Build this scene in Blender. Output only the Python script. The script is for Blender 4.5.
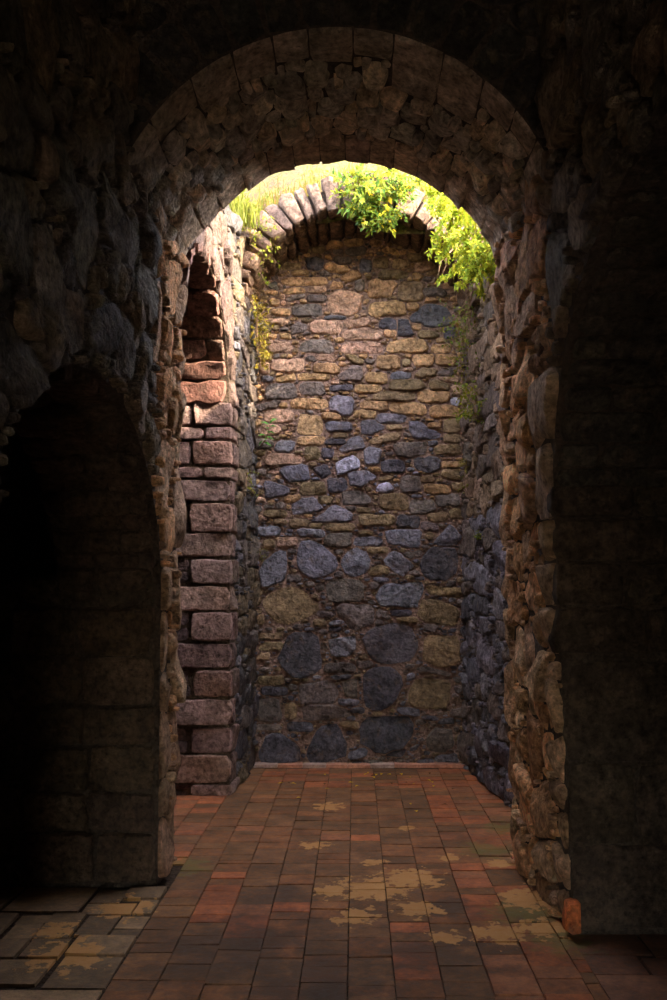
import bpy, bmesh, math, random
import numpy as np
from mathutils import Vector
PI = math.pi
sc = bpy.context.scene
for o in list(bpy.data.objects): bpy.data.objects.remove(o)

# ------------------------------------------------------------------ camera, sky, sun, exposure
EYE = 1.6
cd = bpy.data.cameras.new('camera'); cam = bpy.data.objects.new('camera', cd)
sc.collection.objects.link(cam); sc.camera = cam
cam.location = (0, 0, EYE); cam.rotation_euler = (PI/2, 0, 0)
cd.sensor_fit = 'HORIZONTAL'; cd.sensor_width = 36.0; cd.lens = 36.0*900/667
cd.shift_x = -21.5/667; cd.shift_y = 90.0/667; cd.clip_start = 0.05

SUN = Vector((0.82, -0.28, 0.47)).normalized()
w = bpy.data.worlds.new('sky'); sc.world = w; w.use_nodes = True
wn = w.node_tree.nodes; wl = w.node_tree.links
sky = wn.new('ShaderNodeTexSky'); sky.sky_type = 'NISHITA'; sky.sun_disc = False
sky.sun_elevation = math.asin(SUN.z); sky.sun_rotation = math.atan2(SUN.x, SUN.y)
sky.dust_density = 2.0
hz = wn.new('ShaderNodeMix'); hz.data_type = 'RGBA'; hz.inputs[0].default_value = .65      # bright haze over the blue
wl.new(sky.outputs[0], hz.inputs[6]); hz.inputs[7].default_value = (1.0, .80, .62, 1)
bg = wn['Background']; wl.new(hz.outputs[2], bg.inputs[0]); bg.inputs[1].default_value = 0.6
sc.cycles.diffuse_bounces = 8; sc.cycles.max_bounces = 12
sd = bpy.data.lights.new('sun', 'SUN'); sd.energy = 1.7; sd.angle = math.radians(0.6); sd.color = (1.0, 0.86, 0.66)
so = bpy.data.objects.new('sun', sd); sc.collection.objects.link(so)
so.rotation_euler = SUN.to_track_quat('Z', 'Y').to_euler(); so.location = (6, 2, 9)
vs = sc.view_settings
vs.view_transform = 'Standard'; vs.look = 'None'; vs.gamma = 1.0; vs.use_curve_mapping = False
vs.exposure = 4.05

# ------------------------------------------------------------------ helpers
def link(o, parent=None):
    sc.collection.objects.link(o)
    if parent is not None: o.parent = parent
    return o
def tag(o, label, cat, group=None, kind=None):
    o['label'] = label; o['category'] = cat
    if group: o['group'] = group
    if kind: o['kind'] = kind
    return o
def empty(name, loc=(0, 0, 0)):
    o = bpy.data.objects.new(name, None); o.location = loc; o.empty_display_size = .1
    return link(o)
def make_mesh(name, verts, faces, mat, tint=None, smooth=True, sharp=None):
    me = bpy.data.meshes.new(name)
    me.from_pydata([tuple(v) for v in verts], [], faces)
    me.materials.append(mat)
    if tint is not None:
        at = me.color_attributes.new('tint', 'FLOAT_COLOR', 'POINT')
        t = np.asarray(tint, dtype=np.float32)
        if t.ndim == 1: t = np.tile(t, (len(verts), 1))
        buf = np.ones((len(verts), 4), dtype=np.float32); buf[:, :3] = t
        at.data.foreach_set('color', buf.ravel())
    if smooth:
        me.polygons.foreach_set('use_smooth', [True]*len(me.polygons))
        if sharp: me.set_sharp_from_angle(angle=sharp)
    return me
def mesh_obj(name, verts, faces, mat, parent=None, tint=None, smooth=True, sharp=None, center=True):
    verts = np.asarray(verts, dtype=float)
    c = verts.mean(axis=0) if center else np.zeros(3)
    if center and parent is not None: off = np.array(parent.location)
    else: off = np.zeros(3)
    me = make_mesh(name, verts-c, faces, mat, tint, smooth, sharp)
    o = bpy.data.objects.new(name, me); o.location = c-off if center else (0, 0, 0)
    return link(o, parent)

class Nodes:
    def __init__(s, name):
        s.m = bpy.data.materials.new(name); s.m.use_nodes = True
        s.n = s.m.node_tree.nodes; s.l = s.m.node_tree.links
        s.bsdf = s.n['Principled BSDF']; s.out = s.n['Material Output']
        g = s.n.new('ShaderNodeNewGeometry'); s.pos = g.outputs['Position']
    def noise(s, scale, detail=5, rough=.6, vec=None):
        n = s.n.new('ShaderNodeTexNoise'); n.inputs['Scale'].default_value = scale
        n.inputs['Detail'].default_value = detail; n.inputs['Roughness'].default_value = rough
        s.l.new(vec or s.pos, n.inputs['Vector']); return n.outputs['Fac']
    def voro(s, scale, feature='F1', vec=None):
        n = s.n.new('ShaderNodeTexVoronoi'); n.feature = feature; n.inputs['Scale'].default_value = scale
        s.l.new(vec or s.pos, n.inputs['Vector']); return n.outputs['Distance']
    def ramp(s, fac, *stops):
        r = s.n.new('ShaderNodeValToRGB'); e = r.color_ramp.elements
        while len(e) < len(stops): e.new(.5)
        for k, (p, c) in enumerate(stops):
            e[k].position = p; e[k].color = (c if isinstance(c, tuple) else (c, c, c))+(1,)
        s.l.new(fac, r.inputs[0]); return r.outputs[0]
    def math(s, op, a, b=None):
        n = s.n.new('ShaderNodeMath'); n.operation = op
        for i, x in enumerate((a, b)):
            if x is None: continue
            if isinstance(x, (int, float)): n.inputs[i].default_value = x
            else: s.l.new(x, n.inputs[i])
        return n.outputs[0]
    def mix(s, a, b, fac, mode='MIX'):
        n = s.n.new('ShaderNodeMix'); n.data_type = 'RGBA'; n.blend_type = mode
        for i, x in ((0, fac), (6, a), (7, b)):
            if isinstance(x, (int, float)): n.inputs[i].default_value = x
            elif isinstance(x, tuple): n.inputs[i].default_value = x+(1,)
            else: s.l.new(x, n.inputs[i])
        return n.outputs[2]
    def attr(s, name='tint'):
        n = s.n.new('ShaderNodeAttribute'); n.attribute_name = name; return n.outputs['Color']
    def bump(s, h, strength, dist, prev=None):
        n = s.n.new('ShaderNodeBump'); n.inputs['Strength'].default_value = strength
        n.inputs['Distance'].default_value = dist; s.l.new(h, n.inputs['Height'])
        if prev is not None: s.l.new(prev, n.inputs['Normal'])
        return n.outputs[0]
    def done(s, col, normal=None, rough=.85, spec=.3):
        s.l.new(col, s.bsdf.inputs['Base Color'])
        if normal is not None: s.l.new(normal, s.bsdf.inputs['Normal'])
        if isinstance(rough, float): s.bsdf.inputs['Roughness'].default_value = rough
        else: s.l.new(rough, s.bsdf.inputs['Roughness'])
        s.bsdf.inputs['Specular IOR Level'].default_value = spec
        return s.m

def stone_material(name, lichen=(.2, .17, .1), amount=.5, bump=1.0):
    k = Nodes(name)
    big = k.noise(7, 4); mid = k.noise(26, 6, .68); fine = k.noise(120, 3, .6)
    c = k.mix(k.attr(), k.ramp(big, (.28, .55), (.7, 1.35)), 1.0, 'MULTIPLY')
    c = k.mix(c, k.ramp(mid, (.33, .38), (.68, 1.6)), 1.0, 'MULTIPLY')
    patch = k.ramp(k.noise(11, 5, .7), (.54, 0.0), (.66, amount))
    c = k.mix(c, lichen, patch)
    c = k.mix(c, (.03, .025, .022), k.ramp(k.noise(38, 3), (.62, 0.0), (.72, .6)))
    nb = k.bump(k.noise(13, 7, .7), .6*bump, .04); nb = k.bump(mid, .8*bump, .03, nb); nb = k.bump(fine, .7*bump, .008, nb)
    ridge = k.ramp(k.voro(16, 'DISTANCE_TO_EDGE'), (0.0, 0.0), (.1, 1.0))
    nb = k.bump(ridge, .25*bump, .01, nb)
    return k.done(c, nb, .85, .15)
def mortar_material(name, a, b):
    k = Nodes(name)
    n1 = k.noise(6, 6, .7); n2 = k.noise(45, 5, .7); peb = k.voro(34)
    c = k.mix(a, b, k.ramp(n1, (.35, 0.0), (.65, 1.0)))
    c = k.mix(c, k.ramp(n2, (.3, .45), (.7, 1.4)), 1.0, 'MULTIPLY')
    nb = k.bump(n2, 1.0, .04); nb = k.bump(peb, .6, .02, nb)
    return k.done(c, nb, .92, .2)

M_slate = stone_material('back_wall_stone', (.27, .17, .10), .35)
M_rubble = stone_material('rubble_stone', (.22, .17, .10), .45, 1.2)
M_dressed = stone_material('dressed_stone', (.20, .14, .10), .4, .8)
M_sunny = stone_material('weathered_voussoir_stone', (.10, .07, .045), .5, 1.0)
M_mort_back = mortar_material('pink_lime_mortar', (.27, .17, .13), (.37, .235, .175))
M_mort = mortar_material('earth_mortar', (.11, .075, .05), (.18, .125, .085))
M_bounce = mortar_material('pale_bounce_ground', (.52, .42, .30), (.62, .50, .36))  # pale so that the added ground throws light indoors
M_mort_dark = mortar_material('dark_earth_mortar', (.07, .052, .04), (.11, .08, .06))

# ------------------------------------------------------------------ stone laying
ANG = np.linspace(-PI, PI, 49); JIT = np.random.default_rng(3)
class Seed:
    __slots__ = ('c', 'r', 'R', 'col', 'a', 'b', 'box', 'proud', 'grow')
def seed_ellipse(rng, u, v, a, b, p=2.6, col=None, noise=.1, box=False, rot=0., proud=None, grow=1.15):
    s = Seed(); s.c = np.array([u, v]); t = ANG-rot
    r = ((np.abs(np.cos(t))/a)**p+(np.abs(np.sin(t))/b)**p)**(-1/p)
    if noise:
        ph = rng.uniform(0, 2*PI, 4); am = rng.normal(0, noise/2, 4)
        for q in range(4): r = r*(1+am[q]*np.cos((q+2)*ANG+ph[q]))
    r[-1] = r[0]
    s.r = r; s.R = r.max(); s.col = col; s.a = a; s.b = b; s.box = box; s.proud = proud; s.grow = grow
    return s
def seed_poly(pts, col=None, proud=None, grow=1.04):
    P = np.array(pts, float); Q = np.roll(P, -1, 0)
    A = P[:, 0]*Q[:, 1]-Q[:, 0]*P[:, 1]
    c = ((P+Q)*A[:, None]).sum(0)/(3*A.sum())
    s = Seed(); s.c = c; r = np.full(len(ANG), .01)
    for k, t in enumerate(ANG):
        d = np.array([math.cos(t), math.sin(t)])
        for i in range(len(P)):
            e = Q[i]-P[i]; den = d[0]*e[1]-d[1]*e[0]
            if abs(den) < 1e-9: continue
            f = P[i]-c; tt = (f[0]*e[1]-f[1]*e[0])/den; ss = (f[0]*d[1]-f[1]*d[0])/den
            if tt > 0 and -1e-6 <= ss <= 1+1e-6: r[k] = max(r[k], tt)
    r[-1] = r[0]; s.r = r; s.R = r.max(); s.col = col
    s.a = (P[:, 0].max()-P[:, 0].min())/2; s.b = (P[:, 1].max()-P[:, 1].min())/2
    s.box = False; s.proud = proud; s.grow = grow
    return s
def seed_box(rng, u0, u1, v0, v1, col=None, proud=None, noise=.03, p=9, grow=1.03):
    return seed_ellipse(rng, (u0+u1)/2, (v0+v1)/2, abs(u1-u0)/2, abs(v1-v0)/2, p, col, noise, True, 0, proud, grow)
def rad(s, pts):
    d = pts-s.c; ang = np.arctan2(d[..., 1], d[..., 0])
    return np.hypot(d[..., 0], d[..., 1])/np.interp(ang, ANG, s.r)

def fill(rng, bounds, seeds, tiers, mask=None, res=.012, tilt=0.):
    u0, u1, v0, v1 = bounds
    nu, nv = int((u1-u0)/res)+1, int((v1-v0)/res)+1
    U, V = np.meshgrid(u0+(np.arange(nu)+.5)*res, v0+(np.arange(nv)+.5)*res)
    occ = np.zeros((nv, nu), bool)
    if mask is not None: occ |= ~mask(U, V)
    def window(s, k):
        R = s.R*k
        i0 = max(0, int((s.c[0]-R-u0)/res)); i1 = min(nu, int((s.c[0]+R-u0)/res)+2)
        j0 = max(0, int((s.c[1]-R-v0)/res)); j1 = min(nv, int((s.c[1]+R-v0)/res)+2)
        if i1 <= i0 or j1 <= j0: return None, None
        sl = (slice(j0, j1), slice(i0, i1))
        return sl, rad(s, np.stack([U[sl], V[sl]], -1))
    def stamp(s):
        sl, m = window(s, 1.06)
        if sl is not None: occ[sl] |= m < 1.04
    for s in seeds: stamp(s)
    for (a0, a1, b0, b1, tries, p) in tiers:
        free = np.argwhere(~occ)
        for k in range(tries):
            if k % 60 == 0:
                free = np.argwhere(~occ)
                if len(free) < 4: break
            j, i = free[rng.integers(len(free))]
            if occ[j, i]: continue
            s = seed_ellipse(rng, U[j, i], V[j, i], rng.uniform(a0, a1), rng.uniform(b0, b1), p, None, .16, False, rng.normal(tilt, .12))
            sl, m = window(s, 1.0)
            ins = m < .93
            if ins.sum() == 0 or occ[sl][ins].mean() > .05: continue
            seeds.append(s); stamp(s)
    return seeds

def outlines(seeds, bounds, mask=None, gap=.006):
    C = np.array([s.c for s in seeds]); RR = np.array([s.R for s in seeds])
    u0, u1, v0, v1 = bounds; out = []
    for i, s in enumerate(seeds):
        n = 18 if s.R > .11 else (14 if s.R > .06 else 10)
        if s.box: n = 16
        t = np.linspace(0, 2*PI, n, endpoint=False)
        if not s.box: t = t+.13
        th = np.arctan2(s.b*np.sin(t), s.a*np.cos(t))
        r = np.interp(th, ANG, s.r)
        T = np.linspace(.45, s.grow, 16)
        D = np.stack([np.cos(th), np.sin(th)], -1)
        P = s.c+D[:, None, :]*(r[:, None]*T)[..., None]
        bad = (P[..., 0] < u0) | (P[..., 0] > u1) | (P[..., 1] < v0) | (P[..., 1] > v1)
        if mask is not None: bad |= ~mask(P[..., 0], P[..., 1])
        dd = np.hypot(C[:, 0]-s.c[0], C[:, 1]-s.c[1])
        for j in np.where(dd < RR*1.2+s.R*1.25)[0]:
            if j == i: continue
            bad |= rad(seeds[j], P) < T[None, :]
        first = np.where(bad.any(1), bad.argmax(1), len(T))
        tf = np.where(first >= len(T), s.grow, T[np.clip(first, 0, len(T)-1)]-.02)
        rf = np.maximum(r*tf-gap, r*.3)*(1+(0 if s.box else 1)*JIT.uniform(-.07 if s.grow > 1.1 else -.035, .02, n))
        out.append(s.c+D*rf[:, None])
    return out

def stone_geo(rng, s, ol, mp, proud, back, rough):
    c = ol.mean(0); n = len(ol); size = math.sqrt(s.a*s.b)
    tl = rng.normal(0, rough*(.35 if s.box else 1), 2); amp = min(.007, size*.06)
    wv = [(rng.normal(0, 1.6, 2)/size, rng.uniform(0, 6.28)) for _ in range(3)]
    cuts = [(ph, rng.uniform(.15, .75), rng.uniform(.15, .7)) for ph in rng.uniform(0, 2*PI, 4)]
    def hgt(q, base):
        e = q-c; h = base+np.clip(e@tl, -proud*.8, proud)+amp*sum(np.sin(e@k_+p_) for k_, p_ in wv)
        for ph, o_, sl in () if s.box else cuts[:int(1+rough*28)]:
            dr = np.array([math.cos(ph), math.sin(ph)]); ext = (np.abs((ol-c)@dr)).max()
            h = h-np.minimum(np.maximum(0, e@dr-o_*ext)*sl, proud*.6)
        return np.maximum(h, proud*.38)
    bev = min(.011, size*.18)
    d = ol-c; L = np.hypot(d[:, 0], d[:, 1])[:, None]+1e-6
    r2 = c+d*np.maximum(.5, 1-bev*.35/L); r3 = c+d*np.maximum(.4, 1-bev*1.2/L)
    rings = [(ol, np.full(n, -back)), (ol, np.full(n, proud*.2)), (r2, hgt(r2, proud*.72)), (r3, hgt(r3, proud))]
    for f in ((.66, .33) if n > 12 else (.5,)):
        q = c+(r3-c)*f; rings.append((q, hgt(q, proud*1.04)))
    UV = np.concatenate([q for q, _ in rings]+[c[None]]); H = np.concatenate([h for _, h in rings]+[hgt(c[None], proud*1.05)])
    V = mp(UV[:, 0], UV[:, 1], np.maximum(H, -back))
    F = []
    for k in range(len(rings)-1):
        for i in range(n):
            j = (i+1) % n
            F.append((k*n+i, k*n+j, (k+1)*n+j, (k+1)*n+i))
    k = len(rings)-1
    for i in range(n): F.append((k*n+i, k*n+(i+1) % n, (k+1)*n))
    return V, F

def lay(rng, parent, seeds, bounds, mp, mat, colour, mask=None, gap=.006, proud=(.015, .04), back=.03, rough=.06,
        flip=False, limit=290, minsize=.028, name='stone', small='small_stones'):
    ols = outlines(seeds, bounds, mask, gap)
    order = sorted(range(len(seeds)), key=lambda i: -seeds[i].a*seeds[i].b)
    BV, BF, BT = [], [], []; off = 0; made = 0
    for rank, i in enumerate(order):
        s = seeds[i]; pr = s.proud if s.proud is not None else rng.uniform(*proud)
        V, F = stone_geo(rng, s, ols[i], mp, pr, back, rough)
        if flip: F = [tuple(reversed(f)) for f in F]
        col = np.array(colour(s, rng) if s.col is None else s.col)
        col = col*rng.uniform(.8, 1.22)*(1+rng.normal(0, .018, 3))
        if made < limit and math.sqrt(s.a*s.b) > minsize:
            mesh_obj(name, V, F, mat, parent, col, True, math.radians(27)); made += 1
        else:
            BV.append(V); BF += [tuple(x+off for x in f) for f in F]; BT.append(np.tile(col, (len(V), 1))); off += len(V)
    if BV:
        o = mesh_obj(small, np.concatenate(BV), BF, mat, parent, np.concatenate(BT), True, math.radians(27))
        o['kind'] = 'stuff'
    return made

def prism(name, pts, f0, f1, mat, parent=None):
    """a polygon in two coordinates swept from f0 to f1; f maps (p, q) to a point"""
    n = len(pts); V = [f0(*p) for p in pts]+[f1(*p) for p in pts]
    bm = bmesh.new(); vs_ = [bm.verts.new(v) for v in V]
    bm.faces.new(vs_[:n]); bm.faces.new(list(reversed(vs_[n:])))
    for i in range(n):
        j = (i+1) % n; bm.faces.new((vs_[j], vs_[i], vs_[n+i], vs_[n+j]))
    bmesh.ops.recalc_face_normals(bm, faces=bm.faces)
    bmesh.ops.triangulate(bm, faces=[f for f in bm.faces if len(f.verts) > 4])
    me = bpy.data.meshes.new(name); bm.to_mesh(me); bm.free(); me.materials.append(mat)
    return link(bpy.data.objects.new(name, me), parent)
def box(name, x0, x1, y0, y1, z0, z1, mat, parent=None):
    return prism(name, [(x0, z0), (x1, z0), (x1, z1), (x0, z1)], lambda x, z: (x, y0, z), lambda x, z: (x, y1, z), mat, parent)
def structure(o, label, cat): return tag(o, label, cat, None, 'structure')
def ell(c, a, s, b, t): return (c+a*math.cos(t), s+b*math.sin(t))

COL = {'B': (0.215, 0.198, 0.225), 'D': (0.118, 0.106, 0.118), 'G': (0.185, 0.145, 0.125), 'O': (0.285, 0.195, 0.108),
       'T': (.50, .30, .15), 'P': (0.495, 0.300, 0.203), 'L': (0.495, 0.465, 0.570)}
def block(name, corners, mat, parent, col, bev=.014, jit=.008):
    bm = bmesh.new(); vv = [bm.verts.new(c) for c in corners]
    for f in ((0, 1, 2, 3), (7, 6, 5, 4), (0, 4, 5, 1), (1, 5, 6, 2), (2, 6, 7, 3), (3, 7, 4, 0)): bm.faces.new([vv[i] for i in f])
    bmesh.ops.recalc_face_normals(bm, faces=bm.faces)
    bmesh.ops.subdivide_edges(bm, edges=bm.edges[:], cuts=1, use_grid_fill=True)
    for v in bm.verts: v.co += Vector(rng.normal(0, jit, 3))
    bmesh.ops.bevel(bm, geom=[e for e in bm.edges if e.calc_face_angle(0) > .6], offset=bev, segments=1, affect='EDGES')
    V = np.array([v.co[:] for v in bm.verts]); bm.verts.index_update()
    F = [tuple(v.index for v in f.verts) for f in bm.faces]; bm.free()
    return mesh_obj(name, V, F, mat, parent, col, True, math.radians(35))
# ------------------------------------------------------------------ where the walls stand
def XL(y, z): return -1.065+.012*z                                   # near wall, left
def XR(y, z):                                                        # near wall, right: leans out towards its foot
    f = np.clip((np.asarray(y, float)-4.1)/1.1, 0, 1)
    return (1.02-.045*z)*(1-f)+(.935-.024*z)*f
def XCL(y): return -.97+(np.asarray(y, float)-6.96)*.055                # open chamber, left wall
def XCR(y): return .985+(8.1-np.asarray(y, float))*.10                 # open chamber, right wall
YB = 8.12
LO = (3.67, 1.17, 1.57, .90)     # left near opening: centre y, half span, spring z, rise
RO = (2.90, 1.27, 2.05, .90)     # right near opening
CO = (6.10, .86, 3.00, .86)      # opening in the chamber's left wall
AX, AZ, AR = -.08, 3.06, 1.045    # main arch: centre and radius
Y0, Y1 = 4.0, 5.25
VX, VZ, VA, VB = .03, 3.95, .95, .82   # ruined vault at the back
LTOP, RTOP = 4.55, 4.25

def arch_pts(o, n=24, rev=False):
    p = [ell(o[0], o[1], o[2], o[3], PI*k/n) for k in range(n+1)]    # far side to near side
    return p
def wall_with_opening(name, ya, yb, top, o, f0, f1, mat):
    pts = [(yb, 0), (yb, top), (ya, top), (ya, 0), (o[0]-o[1], 0)]+list(reversed(arch_pts(o)))+[(o[0]+o[1], 0)]
    return prism(name, pts, f0, f1, mat)
def in_opening(o, y, z, pad=0.):
    return (np.abs(y-o[0]) < o[1]+pad) & ((z < o[2]) | (((y-o[0])/(o[1]+pad))**2+((z-o[2])/(o[3]+pad))**2 < 1))

# ---- floor bed
M_joint = mortar_material('dark_floor_joint', (.06, .036, .022), (.09, .055, .032))
floor = box('floor', -3.2, 3.2, -4.2, 8.6, -.25, 0.0, M_joint)
structure(floor, 'worn floor of red and brown bricks with pale lime patches', 'floor')
# ---- walls
wall_left = wall_with_opening('wall_left', -4.2, Y1, 4.95, LO, lambda y, z: (XL(y, z), y, z), lambda y, z: (-1.6, y, z), M_mort_dark)
structure(wall_left, 'dark rubble wall with a side arch left of the passage', 'wall')
wall_right = wall_with_opening('wall_right', -4.2, Y1, 4.95, RO, lambda y, z: (float(XR(y, z)), y, z), lambda y, z: (2.6, y, z), M_mort_dark)
structure(wall_right, 'rough rubble wall with a side arch right of the passage', 'wall')
wcl = wall_with_opening('wall_inner_left', Y1, YB+.3, LTOP, CO, lambda y, z: (float(XCL(y)), y, z), lambda y, z: (-2.6, y, z), M_mort)
structure(wcl, 'left wall of the roofless chamber with tall arched recess and square pier', 'wall')
wcr = prism('wall_inner_right', [(Y1, 0), (YB+.3, 0), (YB+.3, RTOP), (Y1, RTOP)], lambda y, z: (float(XCR(y)), y, z), lambda y, z: (2.6, y, z), M_mort)
structure(wcr, 'right wall of the roofless chamber, dark rubble with weeds', 'wall')
wall_back = box('wall_back', -2.6, 2.6, YB, YB+.5, 0, 4.9, M_mort_back)
structure(wall_back, 'end wall of ochre and blue-grey stones in pinkish mortar', 'wall')
# outer ends of the side bays, rear of the dark room, ceiling
for nm, x0, x1, y1, lb in (('wall_bay_left', -2.85, -2.6, YB+.5, 'dark end wall of the left side bays'), ('wall_bay_right', 2.6, 2.85, Y1, 'dark end wall of the right side bay')):
    structure(box(nm, x0, x1, -4.2, y1, 0, 4.95 if x0 > 0 else 4.5, M_mort_dark), lb, 'wall')
structure(box('ceiling_bay', -2.7, -1.55, -4.2, Y1, 4.3, 4.6, M_mort_dark), 'dark roof over the left side bay', 'ceiling')
structure(box('wall_bay_blocker', -2.6, -1.3, 5.12, Y1, 0, 4.4, M_mort_dark), 'added partition keeping chamber light out of the left side bay', 'wall')  # added slab: stops chamber light leaking into the bay
ledge = box('wall_bay_ledge', -2.6, -1.58, 4.83, 5.12, 0, 1.68, M_mort_dark)
structure(ledge, 'low dark rubble wall under the black void left of the passage', 'wall')
structure(prism('wall_rear', [(-2.6, 0), (-.95, 0), (-.95, 2.0), (.95, 2.0), (.95, 0), (2.6, 0), (2.6, 4.95), (-2.6, 4.95)], lambda x, z: (x, -4.4, z), lambda x, z: (x, -4.2, z), M_mort_dark),
          'rear wall of the near room with an unseen doorway added for fill light', 'wall')  # doorway added behind the camera to let fill light in
structure(box('ground_bounce', -8, 8, -14, -4.2, -.3, -.01, M_bounce), 'unseen pale ground added to bounce light through the rear doorway', 'ground')  # added reflector ground, lifts the underside of the arch
structure(box('ceiling', -2.7, 2.7, -4.4, Y1, 4.95, 5.2, M_mort_dark), 'dark stone ceiling over the near passage', 'ceiling')
# wall above the main arch: its underside carries the arch stones
half = math.asin(.965/AR)
ap = [(AX+AR*math.sin(t), AZ+AR*math.cos(t)) for t in np.linspace(half, -half, 33)]
wab = prism('wall_above_arch', [(-1.4, 4.95), (-1.4, ap[-1][1]-.02)]+list(reversed(ap))+[(1.3, ap[0][1]-.02), (1.3, 4.95)],
            lambda x, z: (x, Y0, z), lambda x, z: (x, Y1, z), M_mort_dark)
structure(wab, 'black shaded wall face above the big arch', 'wall')

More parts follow.
